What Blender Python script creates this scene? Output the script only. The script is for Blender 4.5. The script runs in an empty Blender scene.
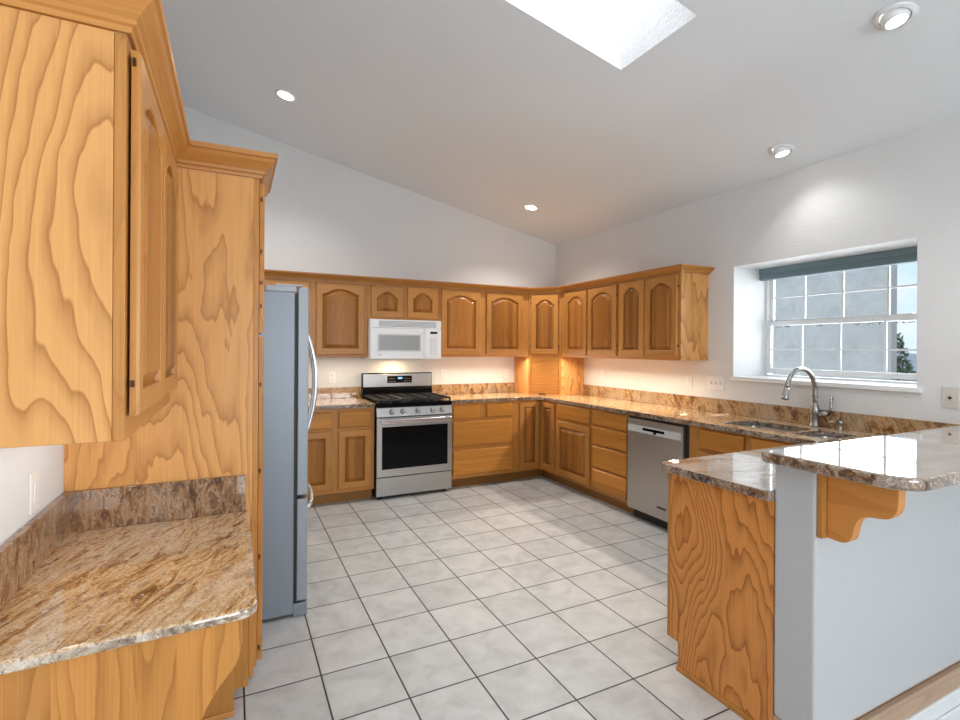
import bpy, bmesh, math, random
from mathutils import Vector, Matrix
random.seed(7)
SC = bpy.context.scene
COL = SC.collection
R_ = math.radians

# ------------------------------------------------------------------ camera
CAM = Vector((-0.3602, -2.6420, 1.4694))
YAW, ROLL = 0.4564, 0.0062
cd = bpy.data.cameras.new('camera')
cam = bpy.data.objects.new('camera', cd)
COL.objects.link(cam)
fw = Vector((math.sin(YAW), math.cos(YAW), 0))
rt0 = Vector((math.cos(YAW), -math.sin(YAW), 0))
up0 = Vector((0, 0, 1))
rt = rt0 * math.cos(ROLL) + up0 * math.sin(ROLL)
up = -rt0 * math.sin(ROLL) + up0 * math.cos(ROLL)
m = Matrix((rt, up, -fw)).transposed().to_4x4()
m.translation = CAM
cam.matrix_world = m
cd.sensor_width = 36
cd.lens = 501.9 / 960 * 36
cd.shift_y = -(360 - 348.57) / 960
cd.clip_start = 0.02
SC.camera = cam

# ------------------------------------------------------------------ view, world, daylight
SC.view_settings.view_transform = 'Standard'
SC.view_settings.look = 'None'
SC.view_settings.gamma = 1
SC.view_settings.use_curve_mapping = False
SC.view_settings.exposure = 1.04
SC.cycles.max_bounces = 10
SC.cycles.diffuse_bounces = 5
SC.cycles.glossy_bounces = 4
SC.cycles.transparent_max_bounces = 12
SC.cycles.sample_clamp_indirect = 6
SC.cycles.caustics_reflective = False

REAR_W, SIDE_W, SKY_W, KIT_W = 90.0, 150.0, 14.0, 15.0      # daylight through the rear windows, an added side window, the skylight, the kitchen window
SPOT_W, UNDER_W = 36.0, 4.3                  # downlights; under-cabinet strips (watts per metre)
DAY = (0.90, 0.955, 1.0)

wd = bpy.data.worlds.new('sky'); SC.world = wd
wd.use_nodes = True
nt = wd.node_tree; nt.nodes.clear()
wo = nt.nodes.new('ShaderNodeOutputWorld'); bg = nt.nodes.new('ShaderNodeBackground')
tc = nt.nodes.new('ShaderNodeTexCoord'); sp = nt.nodes.new('ShaderNodeSeparateXYZ')
rp = nt.nodes.new('ShaderNodeValToRGB'); nz = nt.nodes.new('ShaderNodeTexNoise'); mx = nt.nodes.new('ShaderNodeMix')
mp = nt.nodes.new('ShaderNodeMapping'); mp.inputs['Scale'].default_value = (1, 1, 2.6)
mx.data_type = 'RGBA'
cr = nt.nodes.new('ShaderNodeValToRGB')
L = nt.links.new
L(tc.outputs['Generated'], sp.inputs[0]); L(sp.outputs['Z'], rp.inputs[0])
rp.color_ramp.elements[0].position = 0.0; rp.color_ramp.elements[0].color = (.66, .80, .93, 1)
rp.color_ramp.elements[1].position = 0.5; rp.color_ramp.elements[1].color = (.34, .58, .88, 1)
L(tc.outputs['Generated'], mp.inputs[0]); L(mp.outputs[0], nz.inputs['Vector'])
nz.inputs['Scale'].default_value = 4.0; nz.inputs['Detail'].default_value = 6
L(nz.outputs['Fac'], cr.inputs[0])
cr.color_ramp.elements[0].position = .47; cr.color_ramp.elements[0].color = (0, 0, 0, 1)
cr.color_ramp.elements[1].position = .70; cr.color_ramp.elements[1].color = (1, 1, 1, 1)
L(cr.outputs[0], mx.inputs['Factor']); L(rp.outputs[0], mx.inputs[6]); mx.inputs[7].default_value = (.95, .96, .98, 1)
L(mx.outputs[2], bg.inputs[0]); bg.inputs[1].default_value = 0.60
L(bg.outputs[0], wo.inputs[0])


def area(name, loc, rot, sx, sy, watts, color, spread=180):
    ld = bpy.data.lights.new(name, 'AREA'); ld.shape = 'RECTANGLE'
    ld.size = sx; ld.size_y = sy; ld.energy = watts; ld.color = color; ld.spread = R_(spread)
    o = bpy.data.objects.new(name, ld); COL.objects.link(o)
    o.location = loc; o.rotation_euler = rot
    return o


XW, YW, XL, YR = 3.386, 2.779, -0.937, -6.6       # right, back, left, rear wall planes
PW0, PW1 = -1.425, -1.578                         # kitchen and dining side of the half wall
LOW = -0.19                                       # dining floor is one step down
area('daylight_rear', (1.3, YR - 0.25, 1.35), (R_(90), 0, 0), 3.4, 2.2, REAR_W, DAY)
area('added_side_light', (XW + .62, -4.75, 1.55), (0, R_(90), 0), 1.3, 2.1, SIDE_W, DAY)  # unseen side window's light, added to brighten the left doors and ceiling
area('daylight_skylight', (1.15, -0.555, 3.98), (0, 0, 0), 0.9, 0.5, SKY_W, DAY)
area('daylight_kitchen', (3.95, -0.44, 1.75), (0, R_(90), 0), 0.8, 1.1, KIT_W, DAY)
WARM = (1.0, 0.87, 0.68)
area('under_cabinet_right', (XW - .312, 1.28, 1.364), (0, R_(20), 0), 0.02, 1.60, UNDER_W * 1.6, WARM)
area('under_cabinet_back', (2.20, YW - .312, 1.364), (R_(-20), 0, 0), 1.05, 0.02, UNDER_W * 1.05, WARM)
area('under_cabinet_stove_side', (0.60, YW - .30, 1.366), (0, 0, 0), 0.42, 0.02, UNDER_W * .22, WARM)
area('added_desk_light', (-.80, -0.70, 1.215), (0, 0, 0), 0.05, 0.7, 0.32, (1, .93, .84))  # added lamp, lifts the brightness around the desk and left wall
area('hood_lamp', (1.21, 2.60, 1.34), (0, 0, 0), 0.10, 0.06, 1.1, (1.0, .72, .42))


# ------------------------------------------------------------------ node helpers
def new_mat(name):
    mt = bpy.data.materials.new(name); mt.use_nodes = True
    t = mt.node_tree; t.nodes.clear()
    out = t.nodes.new('ShaderNodeOutputMaterial'); b = t.nodes.new('ShaderNodeBsdfPrincipled')
    t.links.new(b.outputs[0], out.inputs[0])
    return mt, t, b


class G:
    """tiny node graph builder"""
    def __init__(s, t): s.t = t
    def n(s, typ, **k):
        a = s.t.nodes.new(typ)
        for q, v in k.items(): setattr(a, q, v)
        return a
    def put(s, inp, v):
        if hasattr(v, 'links'): s.t.links.new(v, inp)
        elif v is not None: inp.default_value = v
    def math(s, op, a, b=None, c=None):
        q = s.n('ShaderNodeMath', operation=op)
        for i, v in enumerate((a, b, c)): s.put(q.inputs[i], v)
        return q.outputs[0]
    def noise(s, vec, scale, detail=2, rough=.5, dist=0.0):
        q = s.n('ShaderNodeTexNoise'); s.put(q.inputs['Vector'], vec)
        q.inputs['Scale'].default_value = scale; q.inputs['Detail'].default_value = detail
        q.inputs['Roughness'].default_value = rough; q.inputs['Distortion'].default_value = dist
        return q.outputs['Fac']
    def xyz(s, v):
        q = s.n('ShaderNodeSeparateXYZ'); s.put(q.inputs[0], v); return q.outputs
    def comb(s, x, y, z):
        q = s.n('ShaderNodeCombineXYZ')
        for i, v in enumerate((x, y, z)): s.put(q.inputs[i], v)
        return q.outputs[0]
    def ramp(s, f, stops, interp='LINEAR'):
        q = s.n('ShaderNodeValToRGB'); s.put(q.inputs[0], f); r = q.color_ramp; r.interpolation = interp
        while len(r.elements) < len(stops): r.elements.new(.5)
        for e, (p, c) in zip(r.elements, stops):
            e.position = p; e.color = (*c, 1) if len(c) == 3 else c
        return q.outputs[0]
    def mix(s, f, a, b, mode='MIX'):
        q = s.n('ShaderNodeMix', data_type='RGBA', blend_type=mode)
        s.put(q.inputs['Factor'], f); s.put(q.inputs[6], a if hasattr(a, 'links') else (*a, 1)); s.put(q.inputs[7], b if hasattr(b, 'links') else (*b, 1))
        return q.outputs[2]
    def bump(s, h, strength=.2, dist=.002):
        q = s.n('ShaderNodeBump'); s.put(q.inputs['Height'], h)
        q.inputs['Strength'].default_value = strength; q.inputs['Distance'].default_value = dist
        return q.outputs[0]
    def obj(s): return s.n('ShaderNodeTexCoord').outputs['Object']
    def rand(s): return s.n('ShaderNodeObjectInfo').outputs['Random']


def plain(name, col, rough=.5, metal=0.0, spec=None, emit=None, es=0, coat=0):
    mt, t, b = new_mat(name)
    b.inputs['Base Color'].default_value = (*col, 1); b.inputs['Roughness'].default_value = rough
    b.inputs['Metallic'].default_value = metal
    if spec is not None: b.inputs['Specular IOR Level'].default_value = spec
    if coat: b.inputs['Coat Weight'].default_value = coat; b.inputs['Coat Roughness'].default_value = .08
    if emit: b.inputs['Emission Color'].default_value = (*emit, 1); b.inputs['Emission Strength'].default_value = es
    return mt


def wood(name, horiz=False, contour=.5, K=20, scale=3.0, strips=0.0, spec=.28, jag=.035, pin=.30, stripw=.07, light=(.54, .240, .060), dark=(.31, .120, .023), tone=.10, rough=.32, along=None, stretch=.13):
    mt, t, b = new_mat(name); g = G(t)
    x, y, z = g.xyz(g.obj()); r = g.rand()
    u = g.math('SUBTRACT', x, y); d = g.math('ADD', x, y)
    off = g.math('MULTIPLY', r, 37.0)
    st = stretch
    if along == 'x': a, bb, c = y, z, x
    elif along == 'y': a, bb, c = x, z, y
    elif horiz: a, bb, c = z, 0.0, u
    else: a, bb, c = u, 0.0, z
    c1 = g.math('MULTIPLY', c, st)
    strip = None
    if strips:
        k = g.math('FLOOR', g.math('DIVIDE', g.math('ADD', a, 7.013), stripw))
        w = g.n('ShaderNodeTexWhiteNoise', noise_dimensions='2D')
        g.put(w.inputs['Vector'], g.comb(k, g.math('FLOOR', g.math('MULTIPLY', r, 1000)), 0.0))
        strip = w.outputs['Value']
        off = g.math('ADD', off, g.math('MULTIPLY', strip, 11.0))
    vec = g.comb(g.math('ADD', a, off), g.math('ADD', off, bb), g.math('ADD', c1, off))
    wob = g.noise(g.comb(g.math('MULTIPLY', a, 9.0), g.math('ADD', off, bb), g.math('MULTIPLY', c, 2.2)), 1.6, 2)
    nf = g.noise(vec, scale, 1.2, .45, .25)
    nf = g.math('ADD', nf, g.math('MULTIPLY', wob, jag))
    ph = g.math('FRACT', g.math('MULTIPLY', nf, K))
    line = g.ramp(ph, [(0, (0, 0, 0)), (.45, (.08, .08, .08)), (.80, (.50, .50, .50)), (.94, (1, 1, 1)), (1, (0, 0, 0))])
    fine = g.noise(g.comb(g.math('MULTIPLY', a, 160.0), (g.math('MULTIPLY', bb, 160.0) if hasattr(bb, 'links') else 0.0), g.math('MULTIPLY', c, 3.0)), 1.0, 3, .6)
    fine = g.ramp(fine, [(.38, (0, 0, 0)), (.68, (1, 1, 1))])
    f = g.math('ADD', g.math('MULTIPLY', line, contour), g.math('MULTIPLY', fine, pin))
    col = g.mix(f, light, dark)
    v = g.math('MULTIPLY_ADD', g.math('SUBTRACT', r, .5), tone * 2, 1.0)
    if strip is not None: v = g.math('ADD', v, g.math('MULTIPLY', g.math('SUBTRACT', strip, .5), strips))
    hsv = g.n('ShaderNodeHueSaturation'); g.put(hsv.inputs['Color'], col); g.put(hsv.inputs['Value'], v)
    t.links.new(hsv.outputs[0], b.inputs['Base Color'])
    b.inputs['Roughness'].default_value = rough
    b.inputs['Coat Weight'].default_value = .04; b.inputs['Coat Roughness'].default_value = .2; b.inputs['Specular IOR Level'].default_value = spec
    t.links.new(g.bump(f, .10, .0008), b.inputs['Normal'])
    return mt


def granite(name, stops, speck=.55, flow=(1, 1, 1), scale=5.0, rot=.6, tilt=.2, rough=.03, coat=.6, warp=.30, pale=(.72, .64, .55), pk=.75):
    mt, t, b = new_mat(name); g = G(t)
    mpn = g.n('ShaderNodeMapping'); g.put(mpn.inputs['Vector'], g.obj())
    mpn.inputs['Rotation'].default_value = (tilt, tilt * .6, rot)
    mp2 = g.n('ShaderNodeMapping'); g.put(mp2.inputs['Vector'], mpn.outputs[0]); mp2.inputs['Scale'].default_value = flow
    v = mp2.outputs[0]
    nn = g.n('ShaderNodeTexNoise'); g.put(nn.inputs['Vector'], v); nn.inputs['Scale'].default_value = 1.7; nn.inputs['Detail'].default_value = 3
    vm = g.n('ShaderNodeVectorMath', operation='MULTIPLY_ADD'); g.put(vm.inputs[0], nn.outputs['Color'])
    vm.inputs[1].default_value = (warp,) * 3; g.put(vm.inputs[2], v)
    a = g.noise(vm.outputs[0], scale, 9, .68, .9)
    col = g.ramp(a, stops)
    big = g.noise(v, 1.3, 3, .5, .6)
    col = g.mix(g.ramp(big, [(.48, (0, 0, 0)), (.66, (pk,) * 3)]), col, pale)
    sp1 = g.noise(g.obj(), 130, 3, .7)
    col = g.mix(g.math('MULTIPLY', g.ramp(sp1, [(.56, (0, 0, 0)), (.64, (1, 1, 1))]), speck), col, (.07, .045, .03))
    sp2 = g.noise(g.obj(), 85, 2, .6)
    col = g.mix(g.math('MULTIPLY', g.ramp(sp2, [(.60, (0, 0, 0)), (.68, (1, 1, 1))]), speck * .8), col, (.80, .74, .66))
    t.links.new(col, b.inputs['Base Color'])
    b.inputs['Roughness'].default_value = rough; b.inputs['IOR'].default_value = 1.6
    b.inputs['Coat Weight'].default_value = coat; b.inputs['Coat Roughness'].default_value = .02; b.inputs['Coat IOR'].default_value = 1.7
    return mt


def paint(name, col, bump=.25, sc=95, rough=.75):
    mt, t, b = new_mat(name); g = G(t)
    b.inputs['Base Color'].default_value = (*col, 1); b.inputs['Roughness'].default_value = rough
    h = g.noise(g.obj(), sc, 3, .5, .3)
    t.links.new(g.bump(g.ramp(h, [(.4, (0, 0, 0)), (.62, (1, 1, 1))]), bump, .003), b.inputs['Normal'])
    return mt


TS = 0.3125
def tile_mat():
    mt, t, b = new_mat('floor_tile'); g = G(t)
    x, y, z = g.xyz(g.n('ShaderNodeNewGeometry').outputs['Position'])
    gx = g.math('DIVIDE', x, TS); gy = g.math('DIVIDE', y, TS)
    def edge(v): return g.math('SUBTRACT', .5, g.math('ABSOLUTE', g.math('SUBTRACT', g.math('FRACT', g.math('ADD', v, 50.0)), .5)))
    e = g.math('MINIMUM', edge(gx), edge(gy))
    gr = g.ramp(e, [(.0095, (1, 1, 1)), (.0140, (0, 0, 0))])
    w = g.n('ShaderNodeTexWhiteNoise', noise_dimensions='2D')
    g.put(w.inputs['Vector'], g.comb(g.math('FLOOR', gx), g.math('FLOOR', gy), 0.0))
    o = g.math('MULTIPLY', w.outputs['Value'], 9.0)
    mot = g.noise(g.comb(g.math('ADD', x, o), g.math('ADD', y, o), 0.0), 7.0, 5, .6, .5)
    col = g.ramp(mot, [(.30, (.47, .47, .455)), (.52, (.57, .57, .555)), (.72, (.64, .64, .625))])
    tone = g.math('MULTIPLY_ADD', w.outputs['Value'], .10, .95)
    hsv = g.n('ShaderNodeHueSaturation'); g.put(hsv.inputs['Color'], col); g.put(hsv.inputs['Value'], tone)
    col = g.mix(gr, hsv.outputs[0], (.018, .017, .016))
    t.links.new(col, b.inputs['Base Color'])
    b.inputs['Roughness'].default_value = .42
    h = g.math('ADD', g.math('MULTIPLY', mot, .25), g.math('MULTIPLY', gr, -1.0))
    t.links.new(g.bump(h, .35, .0015), b.inputs['Normal'])
    return mt


def steel(name, col=(.52, .51, .50), rough=.30, axis='x', metal=.9):
    mt, t, b = new_mat(name); g = G(t)
    x, y, z = g.xyz(g.obj())
    u = g.math('SUBTRACT', x, y)
    if axis == 'z': v = g.comb(g.math('MULTIPLY', u, 400.0), 0.0, g.math('MULTIPLY', z, 3.0))
    else: v = g.comb(g.math('MULTIPLY', u, 3.0), 0.0, g.math('MULTIPLY', z, 400.0))
    n_ = g.noise(v, 1.0, 2)
    b.inputs['Base Color'].default_value = (*col, 1); b.inputs['Metallic'].default_value = metal
    rr = g.math('MULTIPLY_ADD', n_, .12, rough - .06)
    t.links.new(rr, b.inputs['Roughness'])
    return mt


def glass_mat(name, tint=(1, 1, 1), refl=.9):
    mt = bpy.data.materials.new(name); mt.use_nodes = True
    t = mt.node_tree; t.nodes.clear(); g = G(t)
    out = g.n('ShaderNodeOutputMaterial'); tr = g.n('ShaderNodeBsdfTransparent'); gl = g.n('ShaderNodeBsdfGlossy'); ms = g.n('ShaderNodeMixShader'); fr = g.n('ShaderNodeFresnel')
    tr.inputs[0].default_value = (*tint, 1); gl.inputs['Roughness'].default_value = .01
    fr.inputs[0].default_value = 1.45
    t.links.new(g.math('MULTIPLY', fr.outputs[0], refl), ms.inputs[0])
    t.links.new(tr.outputs[0], ms.inputs[1]); t.links.new(gl.outputs[0], ms.inputs[2]); t.links.new(ms.outputs[0], out.inputs[0])
    return mt


OAKV = wood('oak_upright', contour=.30, K=14, scale=5)
OAKH = wood('oak_level', True, contour=.22, K=12, scale=5, stretch=.05, jag=.01)
OAKX = wood('oak_along_x', along='x', contour=.3, K=14, scale=5)
OAKY = wood('oak_along_y', along='y', contour=.3, K=14, scale=5)
PANEL = wood('oak_glued_panel', contour=.34, K=13, scale=4.5, strips=.5, stripw=.058, light=(.385, .155, .036), dark=(.205, .074, .014), spec=.16, tone=.14)
SLAB = wood('oak_drawer_slab', True, contour=.30, K=12, scale=4.5, strips=.34, stripw=.085, stretch=.05, jag=.012, light=(.58, .245, .050), dark=(.34, .125, .020), spec=.2)
PLY = wood('oak_veneer', contour=.80, K=31, scale=2.2, tone=.03, jag=.055, pin=.16, spec=.2, light=(.68, .345, .118), dark=(.36, .145, .038), stretch=.20)
PLYF = wood('oak_veneer_fine', contour=.66, K=46, scale=2.4, tone=.02, jag=.045, pin=.2, spec=.2, light=(.78, .40, .138), dark=(.40, .165, .044), stretch=.17)
PLYR = wood('oak_veneer_reddish', contour=.78, K=28, scale=3.0, jag=.085, pin=.2, spec=.2, tone=.02, light=(.72, .295, .078), dark=(.30, .095, .020), stretch=.3)
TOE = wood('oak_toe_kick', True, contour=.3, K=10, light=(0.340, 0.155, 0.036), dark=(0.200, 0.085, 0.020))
RAWWOOD = wood('raw_framing_wood', along='x', contour=.35, K=9, scale=6, light=(.52, .36, .25), dark=(.32, .20, .13), rough=.7)
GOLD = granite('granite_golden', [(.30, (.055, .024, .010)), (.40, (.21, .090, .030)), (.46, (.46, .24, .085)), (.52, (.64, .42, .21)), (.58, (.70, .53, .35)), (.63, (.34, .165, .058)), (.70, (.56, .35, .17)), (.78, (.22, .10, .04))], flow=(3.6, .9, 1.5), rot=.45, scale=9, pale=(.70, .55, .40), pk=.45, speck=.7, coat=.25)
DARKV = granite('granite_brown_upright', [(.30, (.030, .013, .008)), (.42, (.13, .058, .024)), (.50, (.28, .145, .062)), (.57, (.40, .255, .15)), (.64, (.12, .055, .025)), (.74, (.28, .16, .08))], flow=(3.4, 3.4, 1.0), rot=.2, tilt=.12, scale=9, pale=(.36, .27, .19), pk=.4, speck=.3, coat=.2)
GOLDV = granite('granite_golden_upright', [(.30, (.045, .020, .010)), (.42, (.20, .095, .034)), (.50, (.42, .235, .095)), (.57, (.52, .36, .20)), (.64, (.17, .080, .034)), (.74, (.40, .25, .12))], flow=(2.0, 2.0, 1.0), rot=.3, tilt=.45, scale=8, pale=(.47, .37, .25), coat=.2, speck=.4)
TAUPE = granite('granite_taupe', [(.28, (.06, .035, .022)), (.40, (.20, .125, .08)), (.50, (.36, .27, .20)), (.60, (.46, .38, .31)), (.72, (.54, .47, .41))], flow=(1, 3.4, 1), rot=.3, speck=.45, pale=(.48, .42, .37))
EDGE = granite('granite_edge', [(.34, (.05, .032, .022)), (.44, (.20, .13, .08)), (.52, (.46, .36, .26)), (.60, (.68, .60, .52)), (.72, (.30, .20, .13))], flow=(1, 1, 1), scale=14, speck=.8, warp=.15, rough=.05, pale=(.50, .40, .30), pk=.4)
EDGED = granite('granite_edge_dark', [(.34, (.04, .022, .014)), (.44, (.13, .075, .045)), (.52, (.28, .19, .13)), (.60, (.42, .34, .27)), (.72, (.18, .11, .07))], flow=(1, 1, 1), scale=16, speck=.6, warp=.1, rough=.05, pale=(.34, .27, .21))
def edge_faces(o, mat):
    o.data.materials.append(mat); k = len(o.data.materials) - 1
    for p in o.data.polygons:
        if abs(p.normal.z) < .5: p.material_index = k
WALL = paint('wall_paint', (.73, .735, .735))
PONY = paint('half_wall_dimmed', (.51, .512, .515))  # wall colour darkened to offset the strong rear daylight falling on it
CEIL = paint('ceiling_paint', (.81, .86, .90), .2)
SHAFT = paint('shaft_plaster', (.86, .87, .88), .6, 60)
TILE = tile_mat()
WHITE = plain('white_gloss', (.90, .90, .90), .3)
TRIMW = plain('white_trim', (.83, .84, .84), .35)
PLATE = plain('plate_white', (.80, .79, .77), .35)
PLATEB = plain('plate_beige', (.62, .59, .55), .4)
STEEL = steel('stainless')
STEELV = steel('stainless_upright', axis='z')
DWST = steel('stainless_warm', (.50, .47, .44), .34)
FRGD = steel('fridge_door_steel', (.50, .52, .55), .32, 'z', .8)
def fridge_side():
    mt, t, b = new_mat('fridge_side_paint'); g = G(t)
    b.inputs['Base Color'].default_value = (.235, .265, .30, 1); b.inputs['Roughness'].default_value = .38; b.inputs['Metallic'].default_value = .25
    t.links.new(g.bump(g.noise(g.obj(), 150, 2), .35, .001), b.inputs['Normal'])
    return mt
FRGS = fridge_side()
FRGE = plain('fridge_door_edge', (.30, .33, .36), .4, .2)
NICKEL = plain('brushed_nickel', (.36, .35, .34), .26, 1)
CHROME = plain('chrome', (.75, .75, .76), .12, 1)
BLACK = plain('black_gloss', (.006, .006, .007), .10, spec=.12)
BLACKM = plain('black_matte', (.018, .017, .016), .55)
DGREY = plain('dark_grey', (.06, .06, .065), .5)
LCD = plain('display_glow', (.01, .02, .03), .2, emit=(.25, .55, .9), es=.8)
BLIND = plain('blind_fabric', (.17, .245, .27), .8)
HINGE = plain('hinge_bronze', (.045, .022, .012), .4, .6)
MWWIN = plain('microwave_window', (.36, .37, .37), .25)
GREYP = plain('grey_plastic', (.42, .43, .43), .45)
LAMP = plain('lamp_face', (1, 1, 1), .4, emit=(1, .95, .88), es=9)
GLASS = glass_mat('window_glass')
def stucco():
    mt, t, b = new_mat('grey_stucco'); g = G(t)
    n1 = g.noise(g.obj(), 3.0, 6, .65); n2 = g.noise(g.obj(), 45, 4, .6)
    col = g.ramp(g.math('MULTIPLY_ADD', n2, .45, g.math('MULTIPLY', n1, .55)), [(.33, (.62, .585, .53)), (.5, (.77, .725, .66)), (.68, (.88, .835, .76))])
    t.links.new(col, b.inputs['Base Color']); b.inputs['Roughness'].default_value = .9
    t.links.new(g.bump(n2, .5, .01), b.inputs['Normal'])
    return mt
STUCCO = stucco()
STUCCOD = plain('stucco_corner', (.50, .47, .44), .9)
LEAF = plain('leaf_green', (.10, .17, .075), .8)
BARK = plain('bark', (.12, .085, .06), .9)
ROOF = plain('pale_roof', (.52, .50, .48), .9)
HOUSE = plain('pale_house', (.62, .60, .56), .9)
EARTH = plain('dry_ground', (.40, .37, .32), .95)
PLANKS = wood('grey_floor_planks', along='x', contour=.3, K=9, scale=5, strips=.3, stripw=.13, light=(.40, .385, .36), dark=(.22, .21, .195), rough=.45)


# ------------------------------------------------------------------ mesh helpers
class MB:
    def __init__(s): s.v = []; s.f = []; s.mi = []; s.sm = []
    def add(s, vs, fs, mi=0, smooth=False):
        o = len(s.v); s.v += [Vector(q) for q in vs]
        for f in fs: s.f.append([o + i for i in f]); s.mi.append(mi); s.sm.append(smooth)
        return s
    def box(s, x0, x1, y0, y1, z0, z1, mi=0):
        if x0 > x1: x0, x1 = x1, x0
        if y0 > y1: y0, y1 = y1, y0
        if z0 > z1: z0, z1 = z1, z0
        vs = [(x0, y0, z0), (x1, y0, z0), (x1, y1, z0), (x0, y1, z0), (x0, y0, z1), (x1, y0, z1), (x1, y1, z1), (x0, y1, z1)]
        return s.add(vs, [(3, 2, 1, 0), (4, 5, 6, 7), (0, 1, 5, 4), (1, 2, 6, 5), (2, 3, 7, 6), (3, 0, 4, 7)], mi)
    def prism(s, poly, a0, a1, axis='z', mi=0):
        """extrude a CCW polygon; axis z: poly is xy; axis x: poly is yz; axis y: poly is xz"""
        def P(p, a):
            return (p[0], p[1], a) if axis == 'z' else ((a, p[0], p[1]) if axis == 'x' else (p[0], a, p[1]))
        n = len(poly); vs = [P(p, a0) for p in poly] + [P(p, a1) for p in poly]
        fs = [list(range(n))[::-1], list(range(n, 2 * n))] + [(i, (i + 1) % n, n + (i + 1) % n, n + i) for i in range(n)]
        if axis == 'y': fs = [list(f)[::-1] for f in fs]
        return s.add(vs, fs, mi)
    def rings(s, rings, cap=True, closed=False, mi=0, smooth=True):
        n = len(rings[0]); vs = [p for r in rings for p in r]; k = len(rings); fs = []
        for j in range(k if closed else k - 1):
            a = j * n; b = ((j + 1) % k) * n
            for i in range(n): fs.append((a + i, a + (i + 1) % n, b + (i + 1) % n, b + i))
        s.add(vs, fs, mi, smooth)
        if cap and not closed:
            s.add(rings[0], [list(range(n))[::-1]], mi); s.add(rings[-1], [list(range(n))], mi)
        return s
    def tube(s, path, r, n=12, mi=0, cap=True):
        path = [Vector(p) for p in path]; rs = r if isinstance(r, (list, tuple)) else [r] * len(path)
        rings = []; prev = None
        for i, p in enumerate(path):
            t = (path[min(i + 1, len(path) - 1)] - path[max(i - 1, 0)]).normalized()
            if prev is None:
                a = t.cross(Vector((0, 0, 1)))
                if a.length < 1e-3: a = t.cross(Vector((0, 1, 0)))
            else: a = prev - t * prev.dot(t)
            a.normalize(); prev = a; b = t.cross(a)
            rings.append([p + (a * math.cos(2 * math.pi * k / n) + b * math.sin(2 * math.pi * k / n)) * rs[i] for k in range(n)])
        return s.rings(rings, cap, mi=mi)
    def lathe(s, c, prof, axis=(0, 0, 1), n=24, mi=0, cap=True):
        ax = Vector(axis).normalized(); a = ax.orthogonal().normalized(); b = ax.cross(a); c = Vector(c)
        return s.rings([[c + ax * h + (a * math.cos(2 * math.pi * k / n) + b * math.sin(2 * math.pi * k / n)) * r for k in range(n)] for r, h in prof], cap, mi=mi)
    def sweep(s, path, prof, z0, normals=None, mi=0):
        """profile (outward, up) along an xy polyline whose outward side is its right-hand side"""
        pts = [Vector((p[0], p[1])) for p in path]; rings = []
        for i, p in enumerate(pts):
            ds = []
            if i > 0: ds.append((p - pts[i - 1]).normalized())
            if i < len(pts) - 1: ds.append((pts[i + 1] - p).normalized())
            ns = [Vector((d.y, -d.x)) for d in ds]
            if len(ns) == 2: k = ns[0] + ns[1]; nrm = k / (k.dot(ns[0]))
            else: nrm = ns[0]
            rings.append([(p.x + nrm.x * o, p.y + nrm.y * o, z0 + h) for o, h in prof])
        return s.rings(rings, True, mi=mi, smooth=False)
    def build(s, name, mats, parent=None, bevel=0, seg=2, loc=None, recalc=True):
        mats = mats if isinstance(mats, (list, tuple)) else [mats]
        org = Vector(parent['_o']) if parent is not None else (Vector(loc) if loc is not None else s.base())
        me = bpy.data.meshes.new(name)
        me.from_pydata([v - org for v in s.v], [], s.f)
        for mt in mats: me.materials.append(mt)
        for p, i, k in zip(me.polygons, s.mi, s.sm): p.material_index = i; p.use_smooth = k
        if recalc:
            bm = bmesh.new(); bm.from_mesh(me); bmesh.ops.remove_doubles(bm, verts=bm.verts, dist=1e-5)
            bmesh.ops.recalc_face_normals(bm, faces=bm.faces); bm.to_mesh(me); bm.free()
        me.update()
        o = bpy.data.objects.new(name, me); COL.objects.link(o)
        if parent is not None: o.parent = parent
        else: o.location = org
        o['_o'] = tuple(org)
        if bevel:
            b = o.modifiers.new('bevel', 'BEVEL'); b.width = bevel; b.segments = seg; b.limit_method = 'ANGLE'; b.angle_limit = R_(40)
            b.harden_normals = False
        return o
    def base(s):
        xs = [v.x for v in s.v]; ys = [v.y for v in s.v]; zs = [v.z for v in s.v]
        return Vector(((min(xs) + max(xs)) / 2, (min(ys) + max(ys)) / 2, min(zs)))


def B(*a): return MB().box(*a)
def tag(o, label, cat, group=None, kind=None):
    o['label'] = label; o['category'] = cat
    if group: o['group'] = group
    if kind: o['kind'] = kind
    return o
def thing(name, loc, label, cat, group=None):
    o = bpy.data.objects.new(name, None); COL.objects.link(o); o.location = loc; o['_o'] = tuple(loc); o.empty_display_size = .1
    return tag(o, label, cat, group)
def struct(o, label=None, cat=None):
    o['kind'] = 'structure'
    if label: o['label'] = label
    if cat: o['category'] = cat
    return o


def fill_plate(outline, holes, z0, z1):
    """flat slab with holes: outline and holes are lists of xy points"""
    bm = bmesh.new()
    def loop(pts):
        vs = [bm.verts.new((x, y, z0)) for x, y in pts]
        return [bm.edges.new((vs[i], vs[(i + 1) % len(vs)])) for i in range(len(vs))]
    es = loop(outline)
    for h in holes: es += loop(h)
    bmesh.ops.triangle_fill(bm, use_beauty=True, use_dissolve=True, edges=es)
    r = bmesh.ops.extrude_face_region(bm, geom=bm.faces[:])
    for v in [q for q in r['geom'] if isinstance(q, bmesh.types.BMVert)]: v.co.z = z1
    bmesh.ops.recalc_face_normals(bm, faces=bm.faces)
    mb = MB(); bm.verts.index_update()
    mb.add([v.co.copy() for v in bm.verts], [[v.index for v in f.verts] for f in bm.faces]); bm.free()
    return mb


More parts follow.
